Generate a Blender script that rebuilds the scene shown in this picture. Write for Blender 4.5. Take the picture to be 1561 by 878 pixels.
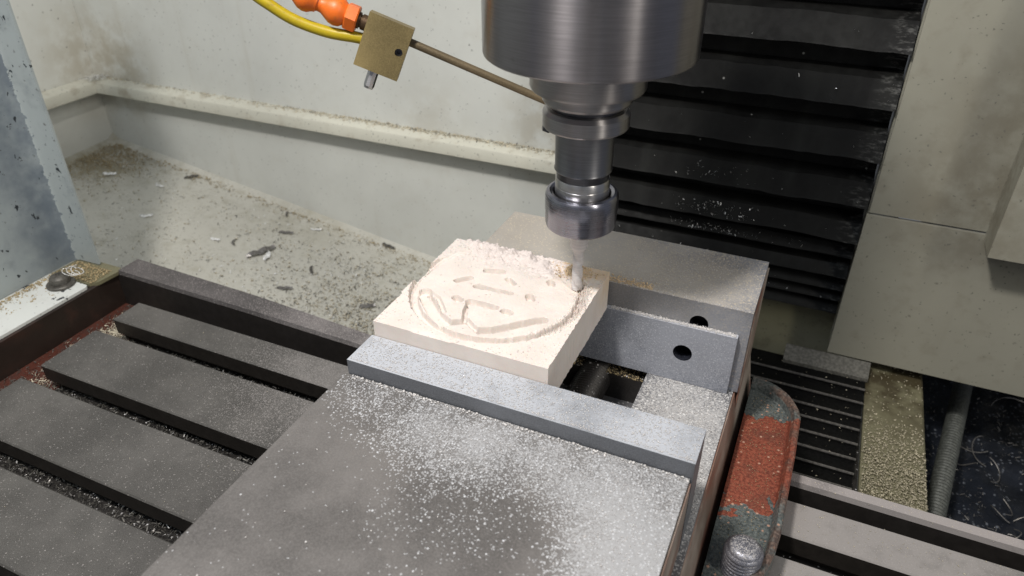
import bpy, bmesh, math, random
import numpy as np
from mathutils import Vector, Matrix, noise as mn

random.seed(7); rng = np.random.default_rng(7)
sc = bpy.context.scene
for o in list(bpy.data.objects): bpy.data.objects.remove(o)
COL = sc.collection
TZ = 290.0                                   # the table top is z = 0; lengths below are millimetres from the lens
def P(x, y, z): return Vector((x/1000, y/1000, (z+TZ)/1000))

# ------------------------------------------------------------------ camera, world, lamps, exposure
cam = bpy.data.objects.new('camera', bpy.data.cameras.new('camera')); COL.objects.link(cam)
cam.location = P(0, 0, 0)
cam.rotation_euler = (math.radians(90-32.5), 0, math.radians(24))
cam.data.sensor_width = 36; cam.data.lens = 1122/1561*36
cam.data.clip_start = .01; cam.data.clip_end = 20
cam.data.dof.use_dof = True; cam.data.dof.focus_distance = .36; cam.data.dof.aperture_fstop = 15
sc.camera = cam
w = bpy.data.worlds.new('World'); sc.world = w; w.use_nodes = True
w.node_tree.nodes['Background'].inputs[0].default_value = (.80, .86, 1, 1)
w.node_tree.nodes['Background'].inputs[1].default_value = .20
def lamp(name, loc, target, sx, sy, power, color):
    l = bpy.data.lights.new(name, 'AREA'); l.shape = 'RECTANGLE'; l.size = sx; l.size_y = sy
    l.energy = power; l.color = color
    o = bpy.data.objects.new(name, l); COL.objects.link(o); o.location = loc
    o.rotation_euler = (Vector(target)-Vector(loc)).to_track_quat('-Z', 'Y').to_euler()
    return o
WP = P(-120, 270, -195)
lamp('work_lamp', P(-205, -30, 470), WP, .07, .07, 5.6, (1, .95, .89))
lamp('fill_light', P(-520, -450, 1150), WP, 1.2, .10, 5.5, (.82, .91, 1))  # added cool fill from an unseen source, also streaks the spindle
lamp('fill_light', P(950, -250, 650), WP, .10, 1.2, 7.5, (1, .95, .85))  # added warm fill for the right-hand faces of vise and board
sc.view_settings.view_transform = 'Standard'; sc.view_settings.look = 'None'
sc.view_settings.gamma = 1; sc.view_settings.exposure = 0.10; sc.view_settings.use_curve_mapping = False
sc.render.engine = 'CYCLES'; sc.cycles.max_bounces = 8; sc.cycles.use_denoising = True

# ------------------------------------------------------------------ materials
class NT:
    def __init__(s, name):
        s.m = bpy.data.materials.new(name); s.m.use_nodes = True; s.t = s.m.node_tree; s.n = s.t.nodes
        s.b = s.n['Principled BSDF']; s.geo = s.n.new('ShaderNodeNewGeometry'); s.pos = s.geo.outputs['Position']
        s.nor = s.geo.outputs['Normal']
    def link(s, a, b): s.t.links.new(a, b)
    def setv(s, inp, v):
        if hasattr(v, 'is_linked') or isinstance(v, bpy.types.NodeSocket): s.link(v, inp)
        else: inp.default_value = v
    def math(s, op, a, b=0.0, clamp=False):
        n = s.n.new('ShaderNodeMath'); n.operation = op; n.use_clamp = clamp
        s.setv(n.inputs[0], a); s.setv(n.inputs[1], b); return n.outputs[0]
    def ramp(s, v, a, b, lo=0.0, hi=1.0):
        n = s.n.new('ShaderNodeMapRange'); n.interpolation_type = 'SMOOTHSTEP'
        s.setv(n.inputs[0], v); n.inputs[1].default_value = a; n.inputs[2].default_value = b
        n.inputs[3].default_value = lo; n.inputs[4].default_value = hi; return n.outputs[0]
    def map(s, scale=(1, 1, 1), rot=(0, 0, 0), loc=(0, 0, 0)):
        n = s.n.new('ShaderNodeMapping'); s.link(s.pos, n.inputs[0]); n.inputs['Scale'].default_value = scale
        n.inputs['Rotation'].default_value = rot; n.inputs['Location'].default_value = loc; return n.outputs[0]
    def noise(s, scale, detail=4, rough=.55, vec=None, dist=0.0):
        n = s.n.new('ShaderNodeTexNoise'); n.inputs['Scale'].default_value = scale
        n.inputs['Detail'].default_value = detail; n.inputs['Roughness'].default_value = rough
        n.inputs['Distortion'].default_value = dist
        s.link(vec if vec is not None else s.pos, n.inputs['Vector']); return n.outputs['Fac']
    def cells(s, scale, vec=None):
        n = s.n.new('ShaderNodeTexVoronoi'); n.inputs['Scale'].default_value = scale
        s.link(vec if vec is not None else s.pos, n.inputs['Vector'])
        sp = s.n.new('ShaderNodeSeparateColor'); s.link(n.outputs['Color'], sp.inputs[0])
        return sp.outputs[0], n.outputs['Distance'], sp.outputs[1]
    def mix(s, f, a, b):
        n = s.n.new('ShaderNodeMix'); n.data_type = 'RGBA'
        s.setv(n.inputs[0], f)
        for i, v in ((6, a), (7, b)):
            if isinstance(v, tuple): n.inputs[i].default_value = (*v, 1)
            else: s.link(v, n.inputs[i])
        return n.outputs[2]
    def bump(s, h, strength=.3, dist=.0005, prev=None):
        n = s.n.new('ShaderNodeBump'); n.inputs['Strength'].default_value = strength
        n.inputs['Distance'].default_value = dist; s.link(h, n.inputs['Height'])
        if prev: s.link(prev, n.inputs['Normal'])
        return n.outputs[0]
    def blob(s, c, r, amp):
        n = s.n.new('ShaderNodeVectorMath'); n.operation = 'DISTANCE'; s.link(s.pos, n.inputs[0])
        n.inputs[1].default_value = P(*c); return s.ramp(n.outputs['Value'], r/1000, r*.15/1000, 0, amp)
    def up(s):
        n = s.n.new('ShaderNodeSeparateXYZ'); s.link(s.nor, n.inputs[0]); return s.ramp(n.outputs['Z'], .4, .8)
    def out(s, col, rough=.5, metal=0.0, nrm=None, spec=.5):
        s.setv(s.b.inputs['Base Color'], (*col, 1) if isinstance(col, tuple) else col)
        s.setv(s.b.inputs['Roughness'], rough); s.setv(s.b.inputs['Metallic'], metal)
        s.b.inputs['Specular IOR Level'].default_value = spec
        if nrm is not None: s.link(nrm, s.b.inputs['Normal'])
        return s.m

# dust: (centre x,y,z mm, radius, density) blobs shared by the shader's finest dust and by the loose grains
DUST_LOW = [((-110, 188, -208), 38, .55), ((-84, 192, -208), 34, .5), ((-138, 197, -208), 36, .32), ((-163, 200, -208), 26, .22), ((-32, 182, -208), 44, .95),
            ((-22, 150, -208), 42, .95), ((-60, 192, -208), 34, .35), ((-22, 110, -208), 40, .6), ((-95, 160, -208), 42, .10)]
DUST_STRIP = [((-150, 214, -200), 65, 1.3), ((-105, 214, -200), 50, .8), ((-60, 214, -200), 45, .6), ((-25, 214, -200), 40, .8)]
DUST_FIX = [((-70, 314, -205), 45, .85), ((-30, 320, -205), 42, .5), ((-115, 345, -200), 60, 1.0), ((-60, 350, -200), 50, .5), ((-155, 350, -200), 50, 1.3),
            ((-20, 352, -200), 40, .22)]
DUST_BASE = [((-35, 290, -249), 45, .95), ((-25, 250, -249), 50, .85), ((-20, 220, -249), 50, .5)]
def density(x, y, z, blobs):
    d = np.zeros_like(x)
    for c, r, a in blobs:
        q = np.sqrt((x-c[0])**2+(y-c[1])**2+(z-c[2])**2)
        t = np.clip((r-q)/(r*.85), 0, 1); d += a*t*t*(3-2*t)
    return np.clip(d, 0, 1)

def steel(name, col=(.2, .2, .2), rough=.42, metal=.85, blobs=(), dust=(.72, .70, .70), base_dust=.05, stain=.5, size=900, anis=None, wear=(.33,.31,.3), sides=None, haze=.8, side_dust=0.0):
    s = NT(name)
    n1 = s.noise(22, 5, .6); n2 = s.noise(190, 4, .6); n3 = s.noise(2400, 2)
    c = s.mix(s.ramp(n1, .35, .68), tuple(v*.72 for v in col), tuple(v*1.18 for v in col))
    c = s.mix(s.math('MULTIPLY', s.ramp(n2, .52, .74), stain*.6), c, tuple(v*.55+.006 for v in col))
    sc_ = s.noise(1.0, 3, .7, s.map((160, 2600, 900), (0, 0, .35)))
    c = s.mix(s.math('MULTIPLY', s.ramp(sc_, .63, .75), .25), c, wear)
    d = None
    for cc, r, a in blobs:
        q = s.blob(cc, r, a); d = q if d is None else s.math('ADD', d, q)
    if d is None: d = base_dust
    else: d = s.math('ADD', d, base_dust)
    patch = s.noise(70, 4, .65)
    d = s.math('MULTIPLY', d, s.ramp(patch, .25, .68, .7, 1.15))
    r1, dd, r2 = s.cells(size); 
    m = s.math('LESS_THAN', r1, s.math('MULTIPLY', d, .8)); m = s.math('MULTIPLY', m, s.ramp(dd, .62, .3))
    r3, dd3, _ = s.cells(size*1.9); m2 = s.math('LESS_THAN', r3, s.math('MULTIPLY', d, .62))
    m = s.math('MAXIMUM', s.math('MULTIPLY', m, s.ramp(r2, 0, 1, .35, 1)), s.math('MULTIPLY', m2, .55))
    haze_ = s.math('MULTIPLY', s.ramp(d, .15, 1.3), haze)
    m = s.math('MULTIPLY', s.math('MAXIMUM', m, haze_), s.math('MAXIMUM', s.up(), side_dust))
    m = s.math('MINIMUM', m, 1.0)
    c = s.mix(s.ramp(s.noise(1500, 3, .7), .35, .7, 0, .4), c, tuple(v*1.5+.02 for v in col))
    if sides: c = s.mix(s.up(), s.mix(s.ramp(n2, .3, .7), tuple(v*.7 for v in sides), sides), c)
    c2 = s.mix(m, c, dust)
    ro = s.math('ADD', s.math('MULTIPLY', m, .5), s.math('ADD', s.math('MULTIPLY', n1, .25), rough-.1), clamp=True)
    me = s.math('MULTIPLY', s.math('SUBTRACT', 1.0, m), metal)
    b = s.bump(n3, .22, .0002); b = s.bump(m, .5, .0004, b)
    return s.out(c2, ro, me, b)

def paint(name, col, dirt=(.2, .16, .10), amount=.3, rough=.42, chips=0.0, chipcol=(.05, .05, .05), specks=.12, grime_shade=None, chipscale=90, fold=False):
    s = NT(name)
    n1 = s.noise(7, 5, .62); n2 = s.noise(60, 5, .6); n3 = s.noise(900, 2); run = s.noise(1, 4, .6, s.map((34, 34, 2.2)))
    c = s.mix(s.ramp(n1, .3, .7), tuple(v*.92 for v in col), tuple(min(1, v*1.05) for v in col))
    c = s.mix(s.math('MULTIPLY', s.ramp(n2, .5, .78), amount), c, dirt)
    c = s.mix(s.ramp(run, .55, .8, 0, .22), c, dirt)
    if grime_shade:
        for cc, r, a in grime_shade:
            c = s.mix(s.math('MULTIPLY', s.blob(cc, r, a), s.ramp(s.noise(45, 5, .65), .3, .62)), c, dirt)
    wv = s.n.new('ShaderNodeVectorMath'); wv.operation = 'ADD'; s.link(s.pos, wv.inputs[0])
    nz_ = s.n.new('ShaderNodeTexNoise'); nz_.inputs['Scale'].default_value = 500; s.link(s.pos, nz_.inputs['Vector'])
    ws = s.n.new('ShaderNodeVectorMath'); ws.operation = 'SCALE'; s.link(nz_.outputs['Color'], ws.inputs[0]); ws.inputs['Scale'].default_value = .003
    s.link(ws.outputs[0], wv.inputs[1]); wv = wv.outputs[0]
    r1, dd, r2 = s.cells(230, wv)
    m_ = s.math('MULTIPLY', s.math('LESS_THAN', r1, specks*.22), s.ramp(dd, .30, .08)); m_ = s.math('MULTIPLY', m_, s.ramp(r2, 0, 1, .25, .9))
    c = s.mix(s.math('MULTIPLY', m_, s.ramp(n1, .42, .58)), c, (.07, .06, .05))
    r1, dd, r2 = s.cells(520, wv)
    c = s.mix(s.math('MULTIPLY', s.math('LESS_THAN', r1, specks*.2), s.ramp(dd, .4, .2)), c, tuple(v*.55 for v in col))
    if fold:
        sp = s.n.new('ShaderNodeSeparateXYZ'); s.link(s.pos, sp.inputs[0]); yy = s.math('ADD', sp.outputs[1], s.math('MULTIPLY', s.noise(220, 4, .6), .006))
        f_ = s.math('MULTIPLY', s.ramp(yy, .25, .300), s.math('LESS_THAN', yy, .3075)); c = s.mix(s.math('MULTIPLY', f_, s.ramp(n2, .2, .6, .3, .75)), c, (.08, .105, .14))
    if chips:
        q = s.noise(1.0, 4, .55, s.map((chipscale*1.2, chipscale*1.2, chipscale*.8), (.5, 0, 0)), .3)
        c = s.mix(s.ramp(q, .70-chips*.12, .71-chips*.12), c, chipcol)
    b = s.bump(n2, .1, .0008); b = s.bump(n3, .12, .0002, b)
    return s.out(c, s.ramp(n2, .3, .7, rough-.08, rough+.14), 0, b)

M = {}
M['vise_low'] = steel('ground steel dusty', (.165, .155, .148), .44, .4, DUST_LOW, dust=(.50, .51, .53), base_dust=.006, stain=.3, size=1000, haze=.45)
M['vise_strip'] = steel('jaw steel dusty', (.17, .18, .20), .42, .45, DUST_STRIP, dust=(.46, .48, .52), base_dust=.08, haze=.85, size=1500)
M['vise_fix'] = steel('fixed jaw steel', (.24, .25, .28), .42, .4, DUST_FIX, dust=(.50, .44, .35), base_dust=.20, size=850, side_dust=.35, haze=.6)  # real dust, but its beige tone takes in the spindle's shade
M['vise_base'] = steel('vise bed steel', (.16, .16, .17), .45, .5, DUST_BASE, dust=(.62, .61, .60), base_dust=.05, size=750, haze=.35)
M['parallel'] = steel('parallel steel', (.24, .255, .30), .42, .45, side_dust=.6, size=1200, blobs=[((-70, 311, -214), 60, .9), ((-30, 311, -214), 50, .9)], dust=(.55, .56, .60), base_dust=.22, haze=.4)
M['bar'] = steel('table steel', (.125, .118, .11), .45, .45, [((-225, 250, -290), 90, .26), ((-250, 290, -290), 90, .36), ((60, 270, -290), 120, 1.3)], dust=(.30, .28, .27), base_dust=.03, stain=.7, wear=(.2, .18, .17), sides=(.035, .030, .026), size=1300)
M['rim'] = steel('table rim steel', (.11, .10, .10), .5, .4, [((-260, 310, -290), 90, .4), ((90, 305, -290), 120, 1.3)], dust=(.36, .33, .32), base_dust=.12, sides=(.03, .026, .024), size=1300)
M['dark_steel'] = steel('dark oily steel', (.035, .032, .03), .4, .5, base_dust=.03)

def brushed(name, col, rough, metal=1.0, zs=2600, dirt=.15, anis=0.0):
    s = NT(name)
    a = s.noise(1.0, 3, .6, s.map((60, 60, zs))); b_ = s.noise(130, 4, .6); f = s.noise(25, 3)
    c = s.mix(s.ramp(a, .35, .65), tuple(v*.9 for v in col), tuple(min(1, v*1.06) for v in col))
    c = s.mix(s.math('MULTIPLY', s.ramp(b_, .6, .75), dirt), c, (.08, .07, .06))
    r = s.math('ADD', s.math('MULTIPLY', f, .16), s.math('ADD', rough-.08, s.math('MULTIPLY', a, .06)))
    s.out(c, r, metal, s.bump(a, .04, .0001))
    if anis:
        tn = s.n.new('ShaderNodeTangent'); tn.direction_type = 'RADIAL'; tn.axis = 'Z'
        s.link(tn.outputs[0], s.b.inputs['Tangent']); s.b.inputs['Anisotropic'].default_value = anis; s.b.inputs['Anisotropic Rotation'].default_value = .25
    return s.m
M['spindle'] = brushed('brushed spindle steel', (.28, .265, .275), .31, anis=.95)
M['holder'] = brushed('turned holder steel', (.34, .325, .325), .34, anis=.92)
M['holder_dark'] = brushed('dark steel', (.10, .10, .11), .3)
M['nut'] = brushed('collet nut steel', (.27, .27, .31), .25, anis=.5)
M['shank'] = brushed('grey ground shank', (.20, .20, .21), .34, anis=.6)
M['stud'] = steel('dusty stud steel', (.20, .205, .24), .30, .8, (), dust=(.40, .38, .36), base_dust=.55, size=1300, haze=.3)
M['cutter'] = brushed('cutter steel', (.60, .57, .56), .5, .15, dirt=0.0)
M['screw'] = brushed('bright screw', (.50, .49, .49), .3, anis=.7)
M['brass'] = steel('aged brass', (.24, .185, .08), .5, .45, base_dust=.0, stain=.7, wear=(.5, .42, .25))
M['tube_brass'] = steel('dull brass tube', (.17, .13, .075), .5, .5, base_dust=.0)
M['brass_dark'] = steel('dark brass', (.09, .055, .03), .42, .7, base_dust=.0)

def plastic(name, col, rough=.35, trans=0):
    s = NT(name); n = s.noise(60, 3); g = s.noise(300, 4)
    c = s.mix(s.ramp(n, .3, .7), tuple(v*.88 for v in col), col)
    c = s.mix(s.math('MULTIPLY', s.ramp(g, .58, .75), .4), c, (.16, .09, .03))
    m = s.out(c, rough, 0, s.bump(g, .1, .0002)); s.b.inputs['Subsurface Weight'].default_value = .08; s.b.inputs['Subsurface Scale'].default_value = .002
    return m
M['orange'] = plastic('orange plastic', (.70, .14, .012), .45)
M['yellow'] = plastic('yellow tube', (.42, .32, .012), .35)

wallc = (.60, .61, .575)
M['wall'] = paint('machine paint', wallc, (.30, .24, .14), .10, .38, specks=.25, grime_shade=[((-730, 560, -225), 90, .55), ((-330, 560, -235), 60, .2), ((-200, 560, -225), 80, .45)])
M['ledge'] = paint('ledge paint', (.56, .55, .47), (.22, .16, .09), .55, .45, specks=.5)
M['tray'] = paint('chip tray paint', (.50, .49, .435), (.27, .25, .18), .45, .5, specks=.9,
                  grime_shade=[((-735, 520, -318), 90, .9), ((-480, 550, -345), 90, .4)])
M['panel'] = paint('column cover paint', (.27, .262, .215), (.13, .11, .075), .35, .4, specks=.35, grime_shade=[((98, 500, -205), 70, .55), ((104, 500, -140), 60, .45)])  # blobs beside the box: corner shade painted in along with dirt
M['casting'] = paint('casting paint', (.16, .15, .09), (.05, .04, .02), .6, .45, specks=.4)
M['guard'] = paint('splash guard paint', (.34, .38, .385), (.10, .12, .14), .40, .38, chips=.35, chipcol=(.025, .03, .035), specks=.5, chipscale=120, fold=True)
M['foot'] = paint('foot plate paint', (.62, .64, .62), (.25, .24, .2), .25, .4, chips=.55, chipcol=(.04, .045, .05), specks=.4, chipscale=90)
M['trough'] = paint('trough red brown paint', (.075, .022, .014), (.014, .010, .008), .9, .5, specks=.3)
M['trough_wall'] = paint('oily dark trough wall', (.022, .015, .012), (.05, .02, .012), .6, .4, specks=.4)
M['strip'] = paint('floor strip paint', (.16, .15, .092), (.05, .04, .02), .65, .5, specks=.8, grime_shade=[((85, 520, -347), 105, 1.6)])  # far-end blob: shade under the panel overhang, painted in with dirt
def pit():
    s = NT('pit dark oil'); n = s.noise(60, 5); r1, dd, r2 = s.cells(330)
    c = s.mix(n, (.004, .005, .007), (.02, .024, .034))
    c = s.mix(s.math('MULTIPLY', s.math('LESS_THAN', r1, .22), s.ramp(dd, .45, .2)), c, (.11, .12, .14))
    return s.out(c, .3, .0, s.bump(s.math('ADD', n, r1), .6, .002))
M['pit'] = pit()
def rubber():
    s = NT('black cover rubber'); n = s.noise(30, 4); g = s.noise(160, 4); st = s.noise(1.0, 4, .6, s.map((45, 8, 8)))
    c = s.mix(s.ramp(n, .3, .7), (.0045, .0045, .0045), (.009, .009, .0085))
    c = s.mix(s.math('MULTIPLY', s.ramp(st, .45, .75), .5), c, (.019, .020, .0185))
    sp = s.n.new('ShaderNodeSeparateXYZ'); s.link(s.pos, sp.inputs[0])
    c = s.mix(s.math('MULTIPLY', s.ramp(sp.outputs[0], .018, .036), s.ramp(s.noise(1, 4, .7, s.map((150, 100, 500))), .48, .7)), c, (.10, .10, .095))
    r1, dd, _ = s.cells(330); c = s.mix(s.math('MULTIPLY', s.math('LESS_THAN', r1, .005), s.ramp(dd, .3, .15)), c, (.3, .3, .28))
    return s.out(c, s.ramp(g, .3, .7, .5, .7), 0, s.bump(g, .15, .0004), .18)
M['rubber'] = rubber()
def red_flange():
    s = NT('chipped red paint'); n = s.noise(38, 5, .6, None, .4); f = s.noise(700, 3); r1, dd, _ = s.cells(520)
    edge = s.math('ADD', s.math('MULTIPLY', n, 1.5), s.math('SUBTRACT', s.blob((12, 298, -272), 60, .66), .62))
    edge = s.math('ADD', edge, s.blob((2, 247, -270), 6, .5))
    m = s.ramp(edge, .50, .515)
    red = s.mix(s.ramp(f, .3, .7), (.12, .027, .016), (.27, .075, .043)); red = s.mix(s.ramp(s.noise(90, 4, .6), .45, .75, 0, .6), red, (.09, .035, .025))
    drk = s.mix(s.ramp(f, .3, .7), (.045, .055, .055), (.13, .145, .14))
    c = s.mix(m, drk, red)
    c = s.mix(s.math('MULTIPLY', s.math('LESS_THAN', r1, .12), s.ramp(dd, .45, .2)), c, (.42, .25, .18))
    sp = s.n.new('ShaderNodeSeparateXYZ'); s.link(s.pos, sp.inputs[0]); lip = s.math('MULTIPLY', s.math('GREATER_THAN', sp.outputs[2], .0185), s.ramp(s.noise(60, 5, .7), .42, .60))
    c = s.mix(s.math('MULTIPLY', lip, .85), c, s.mix(s.ramp(f, .3, .7), (.05, .03, .025), (.16, .10, .075)))
    return s.out(c, .5, 0, s.bump(s.math('ADD', m, s.math('MULTIPLY', f, .7)), .5, .0006))
M['flange'] = red_flange()
def side_steel():
    s = NT('oily ground steel side'); n = s.noise(30, 4); q = s.noise(1, 4, .6, s.map((200, 10, 60)))
    c = s.mix(s.ramp(n, .35, .65), (.20, .15, .12), (.42, .36, .31)); c = s.mix(s.math('MULTIPLY', s.ramp(q, .45, .62), .75), c, (.24, .10, .07))
    return s.out(c, .45, .25, s.bump(q, .2, .0004))
M['side'] = side_steel()
def wood():
    s = NT('pale tooling board'); f = s.noise(1500, 3); n = s.noise(60, 4)
    c = s.mix(s.ramp(n, .3, .7), (.63, .565, .52), (.69, .63, .585)); c = s.mix(s.math('MULTIPLY', s.ramp(f, .5, .8), .3), c, (.72, .62, .53))
    tan = s.math('MULTIPLY', s.blob((-92, 308, -192), 28, 1.0), s.ramp(s.noise(150, 4), .3, .55)); c = s.mix(s.math('MULTIPLY', tan, .6), c, (.62, .45, .25))  # tan back-right corner: the spindle's shadow painted onto the board
    m = s.out(c, .8, 0, s.bump(f, .25, .0003), .2); s.b.inputs['Subsurface Weight'].default_value = .1; s.b.inputs['Subsurface Scale'].default_value = .001
    return m
M['wood'] = wood()
def simple(name, col, rough=.6, metal=0.0, var=.3):
    s = NT(name); n = s.noise(500, 3)
    return s.out(s.mix(s.ramp(n, .3, .7), tuple(v*(1-var) for v in col), tuple(min(1, v*(1+var)) for v in col)), rough, metal)
M['dust_white'] = simple('wood dust', (.58, .56, .55), .9, 0, .12)
M['heap'] = simple('clumped wood dust', (.65, .58, .545), .95, 0, .06)
M['dust_tan'] = simple('tan wood dust', (.62, .47, .30), .9, 0, .15)
M['chip_bright'] = simple('bright chip', (.80, .80, .77), .3, .25)  # glints of the metal put into a pale, barely metallic colour
M['chip_pale'] = simple('pale chip', (.52, .47, .36), .6, .1)
M['chip_dark'] = simple('dark chip', (.09, .085, .075), .5, .3)
M['chip_beige'] = simple('beige granule', (.40, .36, .26), .7, 0)
M['chip_tan'] = simple('tan chip', (.38, .30, .17), .6, .1)
M['chip_grey'] = simple('grey chip', (.20, .19, .18), .4, .6)
M['end_plate'] = simple('worn cover end plate', (.13, .125, .11), .4, .3)
M['conduit'] = simple('grimy conduit', (.07, .075, .068), .5, .2)
M['black'] = simple('black slide plate', (.006, .006, .006), .5, .0); M['black'].node_tree.nodes['Principled BSDF'].inputs['Specular IOR Level'].default_value = .05
M['rib_edge'] = simple('pale rib edge', (.20, .19, .18), .4, .6)  # paler strip per rib, the glossy edge line put into its colour
M['hole'] = simple('shaded hole', (.02, .022, .03), .25, .2)

# ------------------------------------------------------------------ geometry helpers (mm in, metres out)
def new_obj(name, mesh, mat, parent=None, kind=None):
    o = bpy.data.objects.new(name, mesh); COL.objects.link(o)
    if mat is not None: mesh.materials.append(M[mat])
    if parent is not None:
        par_loc = world_loc(parent); mesh.transform(Matrix.Translation(-par_loc)); o.parent = parent
    if kind: o['kind'] = kind
    return o
def world_loc(o):
    l = Vector(o.location)
    while o.parent: o = o.parent; l += o.location
    return l
def finish(name, bm, mat, parent=None, kind=None, smooth=None, bevel=0.0, segs=2):
    if bevel:
        ed = [e for e in bm.edges if len(e.link_faces) == 2 and e.calc_face_angle(0) > .6]
        bmesh.ops.bevel(bm, geom=ed, offset=bevel/1000, segments=segs, profile=.6, affect='EDGES', clamp_overlap=True)
    bmesh.ops.recalc_face_normals(bm, faces=bm.faces)
    me = bpy.data.meshes.new(name); bm.to_mesh(me); bm.free()
    if smooth is not None:
        me.polygons.foreach_set('use_smooth', [True]*len(me.polygons))
        me.set_sharp_from_angle(angle=smooth)
    return new_obj(name, me, mat, parent, kind)
def thing(name, label, cat, loc, group=None):
    o = bpy.data.objects.new(name, None); COL.objects.link(o); o.location = P(*loc); o.empty_display_size = .01
    o['label'] = label; o['category'] = cat
    if group: o['group'] = group
    return o
def tag(o, label, cat, group=None, kind=None):
    o['label'] = label; o['category'] = cat
    if group: o['group'] = group
    if kind: o['kind'] = kind
    return o
def add_box(bm, x0, x1, y0, y1, z0, z1):
    v = [bm.verts.new(P(x, y, z)) for z in (z0, z1) for y in (y0, y1) for x in (x0, x1)]
    for f in ((0, 1, 3, 2), (4, 6, 7, 5), (0, 4, 5, 1), (2, 3, 7, 6), (0, 2, 6, 4), (1, 5, 7, 3)): bm.faces.new([v[i] for i in f])
    return bm
def box(name, ext, mat, parent=None, bevel=.4, kind=None, segs=2):
    return finish(name, add_box(bmesh.new(), *ext), mat, parent, kind, .6 if bevel else None, bevel, segs)
def add_hexa(bm, pts):                      # 8 points: bottom 4 then top 4, both the same way round
    v = [bm.verts.new(P(*p)) for p in pts]
    for f in ((3, 2, 1, 0), (4, 5, 6, 7), (0, 1, 5, 4), (1, 2, 6, 5), (2, 3, 7, 6), (3, 0, 4, 7)): bm.faces.new([v[i] for i in f])
    return bm
def prism(name, poly, axis, a, b, mat, parent=None, bevel=0.0, kind=None, smooth=.6):
    """poly in the two other axes, swept along axis from a to b"""
    bm = bmesh.new()
    def pt(u, v, t): return P(*{'x': (t, u, v), 'y': (u, t, v), 'z': (u, v, t)}[axis])
    A = [bm.verts.new(pt(u, v, a)) for u, v in poly]; B = [bm.verts.new(pt(u, v, b)) for u, v in poly]
    n = len(poly)
    for i in range(n): bm.faces.new((A[i], A[(i+1) % n], B[(i+1) % n], B[i]))
    bm.faces.new(A); bm.faces.new(B[::-1])
    return finish(name, bm, mat, parent, kind, smooth, bevel)
def lathe(name, prof, c, mat, parent=None, n=96, axis=None, smooth=.5, closed=True):
    bm = bmesh.new(); rings = []
    q = Vector((0, 0, 1)).rotation_difference(Vector(axis).normalized()) if axis is not None else None
    for r, z in prof:
        ring = []
        for i in range(n):
            a = 2*math.pi*i/n; v = Vector((r*math.cos(a), r*math.sin(a), z))
            if q: v = q @ v
            ring.append(bm.verts.new(P(c[0]+v.x, c[1]+v.y, c[2]+v.z)))
        rings.append(ring)
    for A, B in zip(rings, rings[1:]):
        for i in range(n): bm.faces.new((A[i], A[(i+1) % n], B[(i+1) % n], B[i]))
    if closed: bm.faces.new(rings[0]); bm.faces.new(rings[-1][::-1])
    return finish(name, bm, mat, parent, None, smooth)
def tube(name, pts, r, mat, parent=None, n=14, sub=8, kind=None):
    pts = [Vector(p) for p in pts]; path = []
    for i in range(len(pts)-1):
        p0, p1, p2, p3 = pts[max(i-1, 0)], pts[i], pts[i+1], pts[min(i+2, len(pts)-1)]
        for k in range(sub):
            t = k/sub; path.append(.5*((2*p1)+(p2-p0)*t+(2*p0-5*p1+4*p2-p3)*t*t+(3*p1-p0-3*p2+p3)*t**3))
    path.append(pts[-1]); bm = bmesh.new(); add_tube(bm, path, r, n)
    return finish(name, bm, mat, parent, kind, 1.0)
def add_tube(bm, path, r, n=8):
    rings = []; up = Vector((0, 0, 1))
    for i, p in enumerate(path):
        d = (path[min(i+1, len(path)-1)]-path[max(i-1, 0)]).normalized()
        a = d.cross(up)
        if a.length < 1e-3: a = d.cross(Vector((0, 1, 0)))
        a.normalize(); b = d.cross(a); up = (b if b.z > 0 else -b) if abs(b.z) > .1 else up
        rr = r(i/(len(path)-1)) if callable(r) else r
        rings.append([bm.verts.new(P(*(p+a*math.cos(2*math.pi*k/n)*rr+b*math.sin(2*math.pi*k/n)*rr))) for k in range(n)])
    for A, B in zip(rings, rings[1:]):
        best = min(range(n), key=lambda s: (A[0].co-B[s].co).length)
        for k in range(n): bm.faces.new((A[k], A[(k+1) % n], B[(k+1+best) % n], B[(k+best) % n]))
    bm.faces.new(rings[0][::-1]); bm.faces.new(rings[-1])
def slab_hole(bm, x0, x1, z0, z1, y0, y1, hx, hz, r, n=32):
    """a plate lying in x-z, pierced by a round hole"""
    def rect(a):
        dx, dz = math.cos(a), math.sin(a)
        tx = ((x1-hx) if dx > 0 else (x0-hx))/dx if abs(dx) > 1e-9 else 1e9
        tz = ((z1-hz) if dz > 0 else (z0-hz))/dz if abs(dz) > 1e-9 else 1e9
        t = min(tx, tz); return hx+dx*t, hz+dz*t
    ang = sorted([2*math.pi*i/n for i in range(n)]+[math.atan2(z-hz, x-hx) % (2*math.pi) for x in (x0, x1) for z in (z0, z1)])
    L = []
    for y in (y0, y1):
        L.append(([bm.verts.new(P(rect(a)[0], y, rect(a)[1])) for a in ang], [bm.verts.new(P(hx+r*math.cos(a), y, hz+r*math.sin(a))) for a in ang]))
    k = len(ang); (o0, i0), (o1, i1) = L
    for j in range(k):
        q = (j+1) % k
        bm.faces.new((o0[j], o0[q], i0[q], i0[j])); bm.faces.new((o1[q], o1[j], i1[j], i1[q]))
        bm.faces.new((o0[q], o0[j], o1[j], o1[q])); bm.faces.new((i0[j], i0[q], i1[q], i1[j]))
GRAIN = (np.array([(1, 0, 0), (-1, 0, 0), (0, 1, 0), (0, -1, 0), (0, 0, 1), (0, 0, -1)], float), [(0, 2, 4), (2, 1, 4), (1, 3, 4), (3, 0, 4), (2, 0, 5), (1, 2, 5), (3, 1, 5), (0, 3, 5)])
_f = []
_v = []
for i in range(4):
    a = i*.55; _v += [(-1+i*.66, -.35, .25*math.sin(a*2)), (-1+i*.66, .35, .25*math.sin(a*2)+.1)]
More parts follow.
